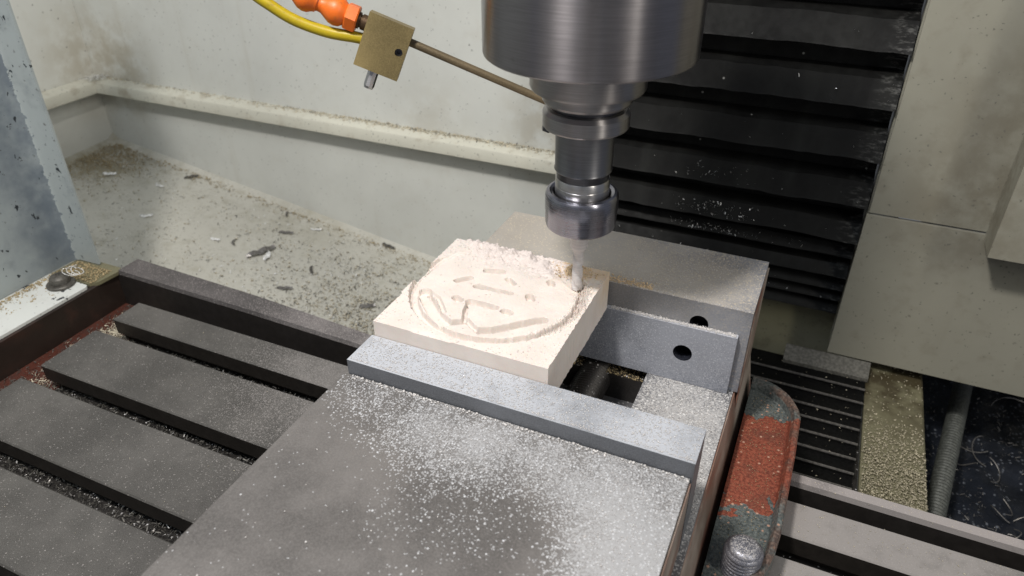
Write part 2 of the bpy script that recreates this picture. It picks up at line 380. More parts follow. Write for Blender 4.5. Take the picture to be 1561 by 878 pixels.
for i in range(3): _f += [(2*i, 2*i+2, 2*i+3), (2*i, 2*i+3, 2*i+1)]
FLAKE = (np.array(_v), _f)
def scatter(name, tpl, pos, size, aspect, mat, label=None, cat=None, parent=None, tilt=.5, lift=.35):
    """many loose grains or chips as one mesh; pos (n,3) mm, size (n,)"""
    pos = np.asarray(pos, float); n = len(pos); V, F = tpl
    az = rng.uniform(0, 2*np.pi, n); t1 = rng.uniform(-tilt, tilt, n); t2 = rng.uniform(-tilt, tilt, n)
    S = np.stack([size*aspect[0]*rng.uniform(.6, 1.3, n), size*aspect[1]*rng.uniform(.6, 1.3, n), size*aspect[2]*rng.uniform(.6, 1.3, n)], 1)
    X = V[None]*S[:, None, :]
    c, s = np.cos(t1)[:, None], np.sin(t1)[:, None]; X = np.stack([X[..., 0], X[..., 1]*c-X[..., 2]*s, X[..., 1]*s+X[..., 2]*c], -1)
    c, s = np.cos(t2)[:, None], np.sin(t2)[:, None]; X = np.stack([X[..., 0]*c+X[..., 2]*s, X[..., 1], -X[..., 0]*s+X[..., 2]*c], -1)
    c, s = np.cos(az)[:, None], np.sin(az)[:, None]; X = np.stack([X[..., 0]*c-X[..., 1]*s, X[..., 0]*s+X[..., 1]*c, X[..., 2]], -1)
    X += pos[:, None, :]; X[..., 2] += (size*lift)[:, None]+TZ; X /= 1000
    F = np.array(F); faces = (F[None]+(np.arange(n)*len(V))[:, None, None]).reshape(-1, 3)
    me = bpy.data.meshes.new(name); me.vertices.add(n*len(V)); me.vertices.foreach_set('co', X.reshape(-1).astype(np.float32))
    me.loops.add(faces.size); me.loops.foreach_set('vertex_index', faces.reshape(-1).astype(np.int32))
    me.polygons.add(len(faces)); me.polygons.foreach_set('loop_start', np.arange(0, faces.size, 3, dtype=np.int32))
    me.update(calc_edges=True)
    o = new_obj(name, me, mat, parent, 'stuff')
    if label: o['label'] = label; o['category'] = cat
    return o
def pick(n, xr, yr, zf, dens, seed=0):
    x = rng.uniform(*xr, n); y = rng.uniform(*yr, n); z = zf(x, y) if callable(zf) else np.full(n, float(zf))
    d = dens(x, y, z); k = rng.uniform(0, 1, n) < d
    return np.stack([x, y, z], 1)[k]
def clump(p, scale, lo=.35, hi=.62):
    v = np.array([mn.noise(Vector((a[0]*scale, a[1]*scale, 3.1))) for a in p])*.5+.5
    t = np.clip((v-lo)/(hi-lo), 0, 1); return p[rng.uniform(0, 1, len(p)) < t]
def gsize(n, a, b, k=2.5): return a+(b-a)*rng.power(1/k, n) if n else np.zeros(0)

# ------------------------------------------------------------------ setting: walls, ledge, tray
WY = 560; WX = -758
def tray_z(x, y): return -317-(x+760)*.15-(560-y)*.035
bm = bmesh.new()
add_box(bm, WX-3, -165, WY, WY+3, -520, 90)
finish('wall_back', bm, 'wall', kind='structure')
box('wall_left', (WX-3, WX-.2, -300, WY-.2, -420, 90), 'wall', bevel=0, kind='structure')
def ledge_poly(w, s=1):   # (y,z) section
    return [(w-.2, -240.5), (w-12, -242.6), (w-14.4, -243.4), (w-15.2, -244.6), (w-15.2, -254.6), (w-14, -255.4), (w-13.2, -247.5), (w-.2, -246.5)]
prism('wall_ledge', ledge_poly(WY), 'x', WX+15.4, -166, 'ledge', kind='structure')
prism('wall_ledge', [(WX+(WY-y), z) for y, z in ledge_poly(WY)], 'y', -200, WY-.4, 'ledge', kind='structure')
bm = bmesh.new()
xs = np.linspace(WX, -100, 90); ys = np.linspace(60, WY, 60); grid = []
for x in xs:
    col = []
    for y in ys:
        z = tray_z(x, y)+.5*mn.noise(Vector((x*.012, y*.012, 0)))
        t = max(0, 1-(WY-y)/9)
        z += 5*t*t                                   # the rolled corner at the wall
        t = max(0, 1-(x-WX)/9); z += 5*t*t
        col.append(bm.verts.new(P(x, y, z)))
    grid.append(col)
for a, b in zip(grid, grid[1:]):
    for i in range(len(ys)-1): bm.faces.new((a[i], b[i], b[i+1], a[i+1]))
finish('chip_tray', bm, 'tray', kind='structure', smooth=1.0)

# floor strip and pit right of the way cover
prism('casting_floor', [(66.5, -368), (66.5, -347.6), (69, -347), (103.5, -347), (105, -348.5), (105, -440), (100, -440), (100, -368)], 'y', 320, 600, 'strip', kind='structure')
bm = bmesh.new(); G = []
for i in range(60):
    r = []
    for j in range(60):
        x = 90+i*4.6; y = 300+j*6; r.append(bm.verts.new(P(x, y, -425+5*mn.noise(Vector((x*.05, y*.05, 1)))+2.5*mn.noise(Vector((x*.2, y*.2, 5))))))
    G.append(r)
for a, b in zip(G, G[1:]):
    for j in range(59): bm.faces.new((a[j], b[j], b[j+1], a[j+1]))
finish('pit_floor', bm, 'pit', kind='structure', smooth=1.0)
box('pit_wall', (90, 360, 640, 650, -440, -250), 'casting', kind='structure')

# unseen front added for spindle reflections: sill and sliding doors behind the photographer
c = thing('reflection_front', 'unseen pale front with door uprights, added for the spindle to mirror', 'machine front', (-100, -620, -700))
box('sill', (-760, 640, -640, -600, -700, -430), 'wall', c, 3)
for a, b, mt in ((-760, -520, 'wall'), (-420, -330, 'ledge'), (60, 130, 'wall'), (250, 330, 'ledge'), (520, 640, 'wall')):
    box('reflection_post', (a, b, -638, -602, -429, 60), mt, c, 3)
for a, b in ((-519, -421), (131, 249)): box('reflection_pane', (a, b, -625, -618, -429, 60), 'holder_dark', c, 0)

# ------------------------------------------------------------------ column: base casting, cover panels, bellows, way cover
c = thing('machine_column', 'olive beige lower column casting between the hanging black bellows and the flat way cover', 'column base', (-60, 512, -380))
box('casting', (-164, 66, 521, 640, -380, -260), 'casting', c, 2)
c = thing('column_cover', 'beige sheet metal cover panels with a seam, right of the black bellows', 'cover', (120, 505, -337))
box('upper_panel', (38.2, 330, 500, 503, -221.2, 90), 'panel', c, .8)
box('lower_panel', (37, 330, 498.5, 502.5, -337, -222.6), 'panel', c, 1.6)
box('panel_return', (37.2, 40, 503.2, 640, -335, 60), 'panel', c, .4)
box('bottom_flange', (40.5, 330, 503, 560, -336.6, -334), 'panel', c, .4)
c = thing('cover_box', 'grey beige box shaped cover standing proud of the column panels at the right edge', 'cover', (160, 485, -225))
box('box_body', (107, 330, 474, 499.7, -226, 90), 'panel', c, 2.5, segs=3)

c = thing('bellows_cover', 'black hanging accordion cover behind the spindle with wide folds above and tight folds below', 'way cover', (-60, 506, -311))
edges = [-10, -45, -81, -117.5, -152.3, -186.8, -219.4, -245.8, -261.3, -277.9, -290.2, -300.1, -310.7]
for a, b in zip(edges, edges[1:]):
    h = a-b; inn = 519; ou = 519-min(19, h*.8)
    x0, x1 = -164, 36.4
    bm = bmesh.new(); nx = 40; sec = []
    prof = [(inn, a-.1), (inn-.5, a-h*.40), (ou+5, a-h*.50), (ou+.6, b+1.4), (ou, b+.2), (ou+1.2, b), (inn-1.5, b+.5), (inn+1.2, b+.6), (inn+1.2, a-.1)]
    for i in range(nx+1):
        x = x0+(x1-x0)*i/nx; sag = (1.2*mn.noise(Vector((x*.03, b*.1, 0)))+.6*mn.noise(Vector((x*.11, b, 0))))*min(1, h/30)
        endlift = min(1, h/30)*1.2*max(0, (i/nx-.9)/.1)**2
        sec.append([bm.verts.new(P(x, y-(endlift if k in (3, 4, 5) else 0), z+(sag if k in (2, 3, 4, 5) else 0))) for k, (y, z) in enumerate(prof)])
    k = len(prof)
    for A, B in zip(sec, sec[1:]):
        for j in range(k): bm.faces.new((A[j], A[(j+1) % k], B[(j+1) % k], B[j]))
    bm.faces.new(sec[0]); bm.faces.new(sec[-1][::-1])
    finish('fold', bm, 'rubber', c, None, .7)
c = thing('way_cover', 'flat black ribbed way cover on the base, between the red flange and the olive strip', 'way cover', (25, 430, -352))
ed = [494.8, 472.3, 456, 439.9, 426.3, 411.5, 396.6, 382.9, 369, 355, 341, 327]
for i, (a, b) in enumerate(zip(ed, ed[1:])):
    x1 = 66-(494.8-a)*.035; h = a-b
    p = [(a-.3, -346.8), (b+2.0, -344.8), (b+.5, -344.2), (b+.1, -344.9), (b+.3, -349), (a-.3, -350)]
    rb = prism('rib', p, 'x', -19+.1*i, x1, 'black', c, .25)
    prism('edge', [(b+1.1, -344.1), (b+.2, -344.0), (b-.1, -344.9), (b+.2, -345.6)], 'x', -18.9+.1*i, x1+.1, 'rib_edge', rb)
prism('end_plate', [(498, -352), (498, -337.5), (496.5, -337), (484.5, -343.2), (484.2, -345.8), (495.2, -346.6), (495.2, -352)], 'x', 8, 67.4, 'end_plate', c, .3)
prism('skirt', [(497, -353), (497, -351), (320, -351), (320, -353)], 'x', -30, 66, 'dark_steel', c)

# conduit in the pit
c0, c1 = Vector((151, 590, -395)), Vector((119, 395, -398)); d = c1-c0; L = d.length
prof = []
k = 62
for i in range(k):
    z = L*i/k; prof += [(5.6, z), (7.0, z+L/k*.25), (7.0, z+L/k*.6), (5.6, z+L/k*.85)]
o = lathe('conduit', prof, tuple(c0), 'conduit', None, 24, tuple(d), 1.2)
tag(o, 'ribbed grey flexible conduit lying in the dark pit at the far right', 'conduit')

# ------------------------------------------------------------------ machine table
t = thing('machine_table', 'dark steel milling table with long T-slot bars and a raised rear rim', 'machine table', (-150, 200, -330))
rows = [(268, 291), (212.6, 254.4), (157.6, 199.6), (102.8, 144.5), (48, 89.5), (-7, 34.5), (-62, -20.5)]
for k, (a, b) in enumerate(rows):
    sec = [(a, -301.5), (a, -290.8), (a+.8, -290), (b-.8, -290), (b, -290.8), (b, -301.5), (b-5, -302.5), (b-5, -330), (a+5, -330), (a+5, -302.5)]
    bm = bmesh.new(); xs_ = [-420.5, -419.5, 330]
    R = []
    for i, x in enumerate(xs_):
        ins = .8 if i == 0 else 0
        R.append([bm.verts.new(P(x, y+(ins if y < (a+b)/2 else -ins)*(1 if z > -302 else 0), z-(ins if z > -291 else 0))) for y, z in sec])
    n = len(sec)
    for A, B in zip(R, R[1:]):
        for j in range(n): bm.faces.new((A[j], A[(j+1) % n], B[(j+1) % n], B[j]))
    bm.faces.new(R[0]); bm.faces.new(R[-1][::-1])
    finish('bar', bm, 'bar', t, None, .5)
box('bed', (-416, 330, -80, 308, -345, -309.5), 'dark_steel', t, .5)
box('end_trough', (-455.8, -416.2, -80, 305, -345, -309.2), 'trough', t, .5)
# rear rim, slightly higher at the left
bm = bmesh.new()
def rimsec(x, zi, yi, yo): return [(x, yi, -345), (x, yi, zi-2.2), (x, yi+1.6, zi), (x, yo-1.2, zi), (x, yo, zi-1.2), (x, yo, -345)]
S0 = [rimsec(-455.9, -281.5, 305.8, 327), rimsec(-340, -282.5, 305.6, 324), rimsec(-200, -285, 304.5, 317), rimsec(20, -289.6, 302.9, 311.5), rimsec(330, -290, 302.7, 311)]
R = [[bm.verts.new(P(*p)) for p in s_] for s_ in S0]
for A, B in zip(R, R[1:]):
    for j in range(6): bm.faces.new((A[j], A[(j+1) % 6], B[(j+1) % 6], B[j]))
bm.faces.new(R[0]); bm.faces.new(R[-1][::-1])
finish('rear_rim', bm, 'rim', t, None, .5)
prism('end_wall', [(-462, -345), (-462, -283.5), (-457.6, -283.5), (-456.4, -284.6), (-456, -345)], 'y', -80, 310, 'trough_wall', t)
box('table_body', (-440, 330, -60, 300, -400, -345.2), 'trough', t, 2)
# rounded red-brown corner inside the trough
0 and prism('corner_fillet', [(-456, 305.4)]+[(-456+10*(1-math.cos(q)), 305.4-10*(1-math.sin(q))) for q in [0, .3, .6, .9, 1.2, 1.57]][::1], 'z', -309, -288, 'trough', t)

# ------------------------------------------------------------------ splash guard at the left
g = thing('splash_guard', 'blue grey painted upright splash guard with chipped paint at the left end of the table', 'splash guard', (-480, 250, -283))
bm = bmesh.new()
sec = []
for k in range(41):                                     # panel, a soft fold, then the return flange
    pass
pl = [(-497, -150), (-497, 120), (-496.8, 240), (-496.6, 290), (-496.4, 302), (-495, 305), (-492.5, 306), (-474, 306.6)]
th = 1.6
outer = [(x, y) for x, y in pl]; inner = [(-498.6, -150), (-498.6, 120), (-498.4, 240), (-498.2, 291), (-498, 303), (-496.3, 306.4), (-493, 307.6), (-474, 308.2)]
poly = outer+inner[::-1]
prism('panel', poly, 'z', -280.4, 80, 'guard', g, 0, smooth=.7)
prism('foot_plate', [(-512, -150), (-457.2, -150), (-457.2, 281), (-459, 283), (-474, 283.4), (-500, 283.4)], 'z', -283.3, -281.2, 'foot', g, .3)
o = prism('foot_tab', [(-497, 283.6), (-474, 283.8), (-459, 285), (-455.6, 290), (-454.4, 306), (-457, 311), (-497, 311)], 'z', -284.2, -281.6, 'casting', g, .4)
o['label'] = 'dirty brown tab at the foot of the guard'
bt = lathe('bolt', [(9.5, -281.0), (9.5, -279.6), (8.8, -279), (6.6, -278.9), (6.6, -276), (6.2, -274.6), (4.8, -273.2), (2.8, -272.5), (1.6, -272.4), (1.3, -273.4), (.1, -273.6)], (-476, 276, 0), 'chip_dark', g, 32)
# ------------------------------------------------------------------ vise
v = thing('machine_vise', 'dusty grey steel milling vise bolted across the slotted table', 'vise', (-90, 220, -290))
bm = bmesh.new()      # bed: two rails around the middle slot, flaring out low down
def rail(x0, x1, y0, y1, fl=0, fr=0):
    add_hexa(bm, [(x0-fl, y0, -289.4), (x1+fr, y0, -289.4), (x1+fr, y1, -289.4), (x0-fl, y1, -289.4), (x0, y0, -249), (x1, y0, -249), (x1, y1, -249), (x0, y1, -249)])
rail(-58.8, -14.4, -40, 371, 0, 6.5); rail(-176, -118, -40, 371, 6, 0)
add_box(bm, -117.9, -58.9, 331, 370.5, -289, -249.3); add_box(bm, -117.9, -58.9, -40, 370, -289.2, -272)
finish('bed', bm, 'vise_base', v, None, .5, .5, 1)
o = prism('bed_side', [(-14.2, -250.2), (-13.5, -250.4), (-7.3, -287.5), (-8.1, -288)], 'y', -40, 366, 'side', v)
o = prism('guide_ledge', [(-117.8, 309), (-60, 309), (-60, 330.8), (-117.8, 330.8)], 'z', -272, -256, 'dark_steel', v)
box('moving_jaw', (-172, -18, -60, 203.6, -248.8, -207.6), 'vise_low', v, .5)
o = prism('jaw_side', [(-60, -247), (203, -247), (203, -209.4), (60, -209.4), (-60, -209.4)], 'x', -17.9, -17.2, 'side', v, .1)
box('moving_jaw_plate', (-170.2, -17, 204, 224, -248.8, -200), 'vise_strip', v, .45)
# fixed jaw with a bolt hole low in its face
bm = bmesh.new()
slab_hole(bm, -161, -12.4, -220.98, -200, 312.8, 330, -37, -212.8, 4.7); slab_hole(bm, -161, -12.4, -249, -221, 312.8, 330, -42.3, -230.4, 4.9)
add_box(bm, -161, -12.4, 330, 366.3, -249, -200)
finish('fixed_jaw', bm, 'vise_fix', v, None, .4, .35, 1)
o = box('fixed_jaw_side', (-12.3, -11.6, 314, 365.6, -272, -203), 'side', v, .2)
lathe('jaw_bolt', [(4.3, 0), (4.3, 8), (3.6, 8.6), (2.1, 8.6), (2.1, 6), (.1, 6)], (-37, 329.8, -212.8), 'holder_dark', v, 24, (0, -1, 0))
scr = []
for i in range(60): scr += [(8.2, i*2.0), (9.6, i*2.0+.8), (9.6, i*2.0+1.1), (8.2, i*2.0+1.9)]
lathe('lead_screw', scr, (-88, 326, -262), 'dark_steel', v, 28, (0, -1, 0), 1.2)
lathe('screw_nut', [(.1, 0), (15, 0), (16, 1), (16, 24), (.1, 24)], (-88, 226, -262), 'vise_base', v, 40, (0, 1, 0))
# flange with a raised lip
def outline(off):
    pts = []
    cx, cy, rx, ry = -7, 330, 28.5-off, 29-off
    pts.append((-7.2, 205)); 
    for x, y in ((2, 205), (10, 214), (16, 226), (20.2-off*.2, 240), (21-off*0, 250)): pts.append((x-off if x > 5 else x, y+(off if y < 212 else 0)))
    for i in range(15):
        a = math.radians(-3+93*i/14); pts.append((cx+rx*math.cos(a)**.9 if a < 1.57 else cx, cy+ry*max(0, math.sin(a))**.9 if a > 0 else cy))
    return pts
def ring_pts(off):
    pts = [(-7.2, 204.5+off)]
    path = [(3, 204.5), (11, 212), (16.5, 222), (20, 236), (21.2, 250), (21.6, 300)]
    for x, y in path: pts.append((x-off*.9, y+(off*.4 if y < 230 else 0)))
    for i in range(13):
        a = math.radians(8+82*i/12); pts.append((-7+(28.6-off)*math.cos(a), 327+(30-off)*math.sin(a)))
    pts[-1] = (-7.2, pts[-1][1]); return pts
lv = [(0, -289.4), (0, -270.2), (.9, -269), (3.2, -269), (4.4, -271), (5.2, -275.3), (5.6, -275.6)]
bm = bmesh.new(); R = []
for off, z in lv:
    R.append([bm.verts.new(P(x, y, z+(.35*mn.noise(Vector((x*.2, y*.2, 0))) if z > -280 else 0))) for x, y in ring_pts(off)])
n = len(R[0])
for A, B in zip(R, R[1:]):
    for j in range(n): bm.faces.new((A[j], A[(j+1) % n], B[(j+1) % n], B[j]))
bm.faces.new(R[-1]); bm.faces.new(R[0][::-1])
o = finish('flange', bm, 'flange', v, None, .6); o['label'] = 'chipped red painted flange with a rounded lip'
# stud
prof = [(.1, 0), (7.0, 0)]
for i in range(9): prof += [(7.3, 1+i*2), (8.3, 1.8+i*2), (8.3, 2.1+i*2), (7.2, 2.9+i*2)]
prof += [(6.9, 19.6), (6.0, 21), (4.5, 21.6), (.1, 21.8)]
o = lathe('threaded_stud', prof, (7.2, 227.5, -281.5), 'stud', None, 40, None, 1.1)
tag(o, 'threaded steel clamping stud standing up through the red flange', 'stud')

for hx_, hz_, y_ in ((-42.3, -230.4, 309.35), (-37, -212.8, 312.9)): lathe('hole_shade', [(4.85 if hx_ < -40 else 4.62, 0), (4.8 if hx_ < -40 else 4.6, 16)], (hx_, y_, hz_), 'hole', v, 32, (0, 1, 0), 1.0, False)  # dark liner in each hole; the shade inside is put into its colour
bm = bmesh.new(); slab_hole(bm, -160, -17.2, -248.8, -213.9, 309.2, 312.5, -42.3, -230.4, 4.9, 40)
o = finish('parallel_bar', bm, 'parallel', None, None, .4, .2, 1); tag(o, 'thin blue grey parallel bar with a round hole standing against the fixed jaw', 'parallel bar')
bm = bmesh.new(); slab_hole(bm, -168, -40, -248.8, -213.9, 224.3, 227.6, -62, -230.4, 4.9, 24)
o = finish('parallel_bar', bm, 'parallel', None, None, .4, .2, 1); tag(o, 'steel parallel bar standing against the moving jaw under the pale board', 'parallel bar')

# ------------------------------------------------------------------ pale workpiece, carved
X0, X1, Y0, Y1, ZT, ZB = -169.8, -83.4, 224.4, 309.0, -192.0, -213.7
NX, NY = 320, 312
gx, gy = np.meshgrid(np.linspace(X0, X1, NX), np.linspace(Y0, Y1, NY), indexing='ij')
def vn(s, seed=0., oct=1):
    out = np.empty(gx.shape)
    for i in range(NX):
        for j in range(NY):
            p = Vector((gx[i, j]*s, gy[i, j]*s, seed)); out[i, j] = mn.noise(p) if oct == 1 else mn.fractal(p, 1.0, 2.0, oct)
    return out
def segd(pts):
    d = np.full(gx.shape, 1e9)
    for (ax, ay), (bx, by) in zip(pts, pts[1:] if len(pts) > 1 else pts):
        dx, dy = bx-ax, by-ay; l = dx*dx+dy*dy+1e-9; t = np.clip(((gx-ax)*dx+(gy-ay)*dy)/l, 0, 1)
        d = np.minimum(d, np.hypot(gx-ax-t*dx, gy-ay-t*dy))
    return d
def cut(d, r, depth, soft=.2): return -depth*2.0/(1+np.exp((d-r)/soft*2.6))
nA = vn(.35, 1, 4); nB = vn(1.3, 7, 3)
H = np.zeros(gx.shape)
rc = np.hypot(gx+128, gy-271)
wob = nA*.45
H += cut(np.abs(rc-40.6+wob), 2.0, 1.6)*np.clip((296-gy)/20, .0, 1)
H += cut(rc+wob, 41.5, .3)
H += cut(segd([(-160, 256), (-157, 252), (-152, 247), (-146, 241.5), (-139, 237.5)])+wob*.5, 3.2, 1.7)
H += cut(segd([(-158.5, 257.5), (-152, 254.5), (-147, 249), (-143.5, 245)])+wob*.4, 1.0, 1.0)
H += cut(segd([(-137, 238), (-132, 241.5)])+wob*.4, 2.0, 2.0)
H += cut(segd([(-136.5, 257.5), (-130, 257.6), (-123.5, 257.4)])+wob*.4, 1.9, 1.7)
H += cut(segd([(-136.5, 256), (-135, 250), (-132.5, 244)])+wob*.4, 1.0, 1.4)
H += cut(segd([(-122, 238), (-117, 240.5), (-110.5, 246.5), (-104, 253), (-99, 257)])+wob*.6, 2.3, 1.9)
H += cut(segd([(-131, 243), (-124, 238.5)])+wob, 1.4, 1.2)
for (a, b), (c_, d_), r in (((-144, 257.6), (-141.5, 256.5), 1.9), ((-118, 256.8), (-115.6, 256), 2.0), ((-112.4, 273), (-110.6, 270.6), 1.9), ((-108, 289), (-106.4, 287), 1.7),
                            ((-150.5, 271.5), (-146, 276.5), 1.7), ((-141, 286.2), (-134, 288), 2.0), ((-139, 271), (-121.5, 271.6), 1.3), ((-139.2, 270.8), (-135.5, 271), 1.8), ((-128, 283), (-124, 280), 1.5)):
    H += cut(segd([(a, b), (c_, d_)])+wob*.4, r, 1.6)
H += nB*.10+nA*.10*(rc < 41)
rub = np.clip((rc-36)/4, 0, 1)*np.clip((45-rc)/3, 0, 1)*np.clip((gx+108)/10, 0, 1)*np.clip((gy-240)/8, 0, 1)
H += rub*np.clip(nB*2.0+.3, -.4, 1.8)+2.2*np.clip(1-np.hypot((gx+88.5)/5, (gy-281)/14), 0, 1)*np.clip(nA+nB*.8+.55, 0, 2)*np.clip((X1-gx)/2, 0, 1)
spot = np.clip(1-np.hypot(gx+92, gy-290)/9, 0, 1); H -= spot*1.6
H = np.minimum(H, 2.5)
edgex = (vn(.12, 3)*.7)
px = gx.copy(); py = gy.copy()
wl = np.clip(1-(gx-X0)/4, 0, 1); px += wl*(np.where(gy > 250, -.2, .9)+np.clip(nB, -.5, .5)*.7*(gy > 245))
wr = np.clip(1-(X1-gx)/2, 0, 1); px += wr*(-.25+.3*nA)
wf = np.clip(1-(gy-Y0)/3, 0, 1); H -= wf*.5*np.clip((gx+150)/2, 0, 1)*np.clip((-128-gx)/2, 0, 1)
verts = [P(a, b, ZT+h) for a, b, h in zip(px.ravel(), py.ravel(), H.ravel())]
idx = np.arange(NX*NY).reshape(NX, NY)
faces = [(int(idx[i, j]), int(idx[i+1, j]), int(idx[i+1, j+1]), int(idx[i, j+1])) for i in range(NX-1) for j in range(NY-1)]
border = [(i, 0) for i in range(NX)]+[(NX-1, j) for j in range(1, NY)]+[(i, NY-1) for i in range(NX-2, -1, -1)]+[(0, j) for j in range(NY-2, 0, -1)]
b0 = len(verts)
for i, j in border: verts.append(P(px[i, j], py[i, j], ZB))
nb = len(border)
for k in range(nb):
    q = (k+1) % nb; faces.append((int(idx[border[k]]), b0+k, b0+q, int(idx[border[q]])))
faces.append(tuple(b0+k for k in range(nb))[::-1])
me = bpy.data.meshes.new('carved_board'); me.from_pydata(verts, [], faces); me.update()
bm = bmesh.new(); bm.from_mesh(me)
o = finish('carved_board', bm, 'wood', None, None, .7)
tag(o, 'square pale tooling board with a round carved relief held between the vise jaws', 'board')

# heap of wood dust on the board's back corner and against the jaw
NXh, NYh = 200, 120
hx = np.linspace(-170, -92, NXh); hy = np.linspace(276, 325, NYh); Z_ = np.empty((NXh, NYh))
for i, x in enumerate(hx):
    for j, y in enumerate(hy):
        base = 5.6*math.exp(-((y-306+.1*(x+140))/(13.5+3.5*mn.noise(Vector((x*.06, 1, 1)))))**2)*(1/(1+math.exp((x+103)/5)))*(1/(1+math.exp(-(x+165)/2)))
        q = Vector((x*.22, y*.22, 2)); r = mn.fractal(q, .9, 2.1, 5); r2 = mn.noise(Vector((x*.9, y*.9, 4)))
        z = base*(.60+.42*r)+.35*r2*min(1, base)-2.3+.8*mn.noise(Vector((x*.14, y*.14, 9)))+.45*mn.noise(Vector((x*.45, y*.45, 3)))
        if y > 309.5: z = min(z, 99)-(y-309.5)*.55
        Z_[i, j] = z
vs = []; fs = []; mp = {}
for i in range(NXh):
    for j in range(NYh):
        if Z_[i, j] > -1.0 and (hy[j] < 309 or True):
            mp[i, j] = len(vs); vs.append(P(hx[i], hy[j], ZT+max(Z_[i, j], -3.2 if hy[j] < 309 else -7.6)))
for i in range(NXh-1):
    for j in range(NYh-1):
        ks = [(i, j), (i+1, j), (i+1, j+1), (i, j+1)]
        if all(k in mp for k in ks): fs.append([mp[k] for k in ks])
me = bpy.data.meshes.new('dust_heap'); me.from_pydata(vs, [], fs); me.update()
me.polygons.foreach_set('use_smooth', [True]*len(me.polygons))
o = new_obj('dust_heap', me, 'heap', None, 'stuff'); tag(o, 'clumpy heap of pale wood dust along the back of the carved board', 'wood dust')

# ------------------------------------------------------------------ spindle, holder, cutter
SX, SY = -94.3, 289.2
s_ = thing('spindle', 'wide brushed steel milling spindle hanging above the vise', 'spindle', (SX, SY, -92))
lathe('housing', [(.1, 70), (43.6, 70), (43.5, -78.2), (43.2, -79.2), (42.3, -79.9), (41, -80.1), (24, -80.2), (23, -79), (.1, -79)], (SX, SY, 0), 'spindle', s_, 160)
lathe('nose_ring', [(.1, -80.3), (24.3, -80.3), (24.3, -92.6), (23.7, -93.8), (19.4, -94.1), (19.2, -94.6), (19.0, -98.4), (18.2, -99.6), (.1, -99.6)], (SX, SY, 0), 'holder', s_, 128)
h = thing('tool_holder', 'steel collet tool holder with a grooved collar below the spindle nose', 'tool holder', (SX, SY, -158))
lathe('taper_neck', [(.1, -99.7), (15.0, -99.7), (15.0, -102.2), (.1, -102.2)], (SX, SY, 0), 'holder_dark', h, 96)
lathe('collar', [(.1, -102.3), (17.0, -102.3), (18.6, -103.9), (18.6, -109.4), (18.0, -110.2), (.1, -110.2)], (SX, SY, 0), 'holder', h, 128)
lathe('shank', [(.1, -110.3), (12.9, -110.3), (12.8, -113), (12.6, -128.9), (12.9, -129.6), (12.5, -130.2), (.1, -130.2)], (SX, SY, 0), 'shank', h, 96)
lathe('dark_ring', [(.1, -130.3), (12.0, -130.3), (11.7, -133.4), (.1, -133.4)], (SX, SY, 0), 'holder_dark', h, 96)
pr = [(.1, -133.5), (11.9, -133.5)]
pr += [(12.2, -134.2), (12.2, -137.2), (12.05, -137.4), (12.2, -137.6), (12.2, -146), (.1, -146)]
lathe('thread', pr, (SX, SY, 0), 'screw', h, 96)
pr = [(12.6, -150), (12.7, -141.8), (13.2, -140.9), (14.6, -140.4), (15.8, -140.7), (16.4, -141.6), (16.6, -143), (16.5, -149.4), (16.35, -149.8), (16.2, -155.6), (15.8, -157.2), (14.6, -158.2), (9.5, -158.8), (6, -158.2), (.1, -158.2)]
lathe('collet_nut', pr, (SX, SY, 0), 'nut', h, 128)
# notches of the nut, as small dark dogs let into its rim
k_ = lathe('drive_key', [(.1, 0), (2.6, 0), (2.6, 5), (.1, 5)], (SX-17.6, SY+3, -111.5), 'holder_dark', h, 6, (-.25, 0, -1))
bm = bmesh.new(); n = 28; R = []
zz = [-156, -169]+[-169-(i+1)*.70 for i in range(34)]
for i, z in enumerate(zz):
    ring = []
    for k in range(n):
        a = 2*math.pi*k/n
        if z >= -169.1: r = 4.2
        elif z > -172.0: r = 4.2-(4.2-2.6)*((-169-z)/3)
        else: r = 2.6*(1-.22*max(0, math.cos(2*(a+z*.42)))**2)
        ring.append(bm.verts.new(P(SX+r*math.cos(a), SY+r*math.sin(a), z)))
    R.append(ring)
for A, B in zip(R, R[1:]):
    for k in range(n): bm.faces.new((A[k], A[(k+1) % n], B[(k+1) % n], B[k]))
bm.faces.new(R[0]); bm.faces.new(R[-1][::-1])
o = finish('end_mill', bm, 'cutter', None, None, .6); tag(o, 'slim end mill cutting into the carved board', 'milling cutter')

# ------------------------------------------------------------------ coolant nozzle block, hose, tube
ND = Vector((.8425, .3756, -.3861)).normalized(); NU = Vector((.2938, .2803, .9139)); NU = (NU-ND*NU.dot(ND)).normalized(); NB = ND.cross(NU)
if NB.y < 0: NB = -NB
NC = Vector((-200.1, 299.8, -91.1))
def N(a, b, c_=0): return tuple(NC+ND*a+NU*b+NB*c_)
nz = thing('nozzle_block', 'small square brass block with a set screw and a thin spray tube, beside the spindle', 'coolant nozzle', tuple(NC))
def totrue(bm_):
    for q in bm_.verts:
        x, y, z = q.co.x*1000, q.co.y*1000, q.co.z*1000-TZ; q.co = P(*N(x, z, y))
bm = bmesh.new(); slab_hole(bm, -10.85, 10.85, -12.8, 12.8, 0, 9, 7.4, 0.2, 1.9, 24)
totrue(bm); finish('block', bm, 'brass', nz, None, .4, .5, 2)
bm = bmesh.new(); add_box(bm, -10.7, 10.7, 9.1, 9.6, -12.6, 12.6); totrue(bm); finish('back_plate', bm, 'brass_dark', nz)
lathe('set_screw', [(.1, 0), (1.8, 0), (1.8, 6), (1.0, 6), (.9, 4), (.1, 4)], N(7.4, .2, 7.6), 'holder_dark', nz, 24, tuple(-NB))
lathe('thumb_screw', [(2.7, 0), (2.7, 7.6), (2.2, 8.9), (.1, 9.1)], N(-1.2, -12.8, 4.5), 'screw', nz, 10, tuple(-NU), .3)
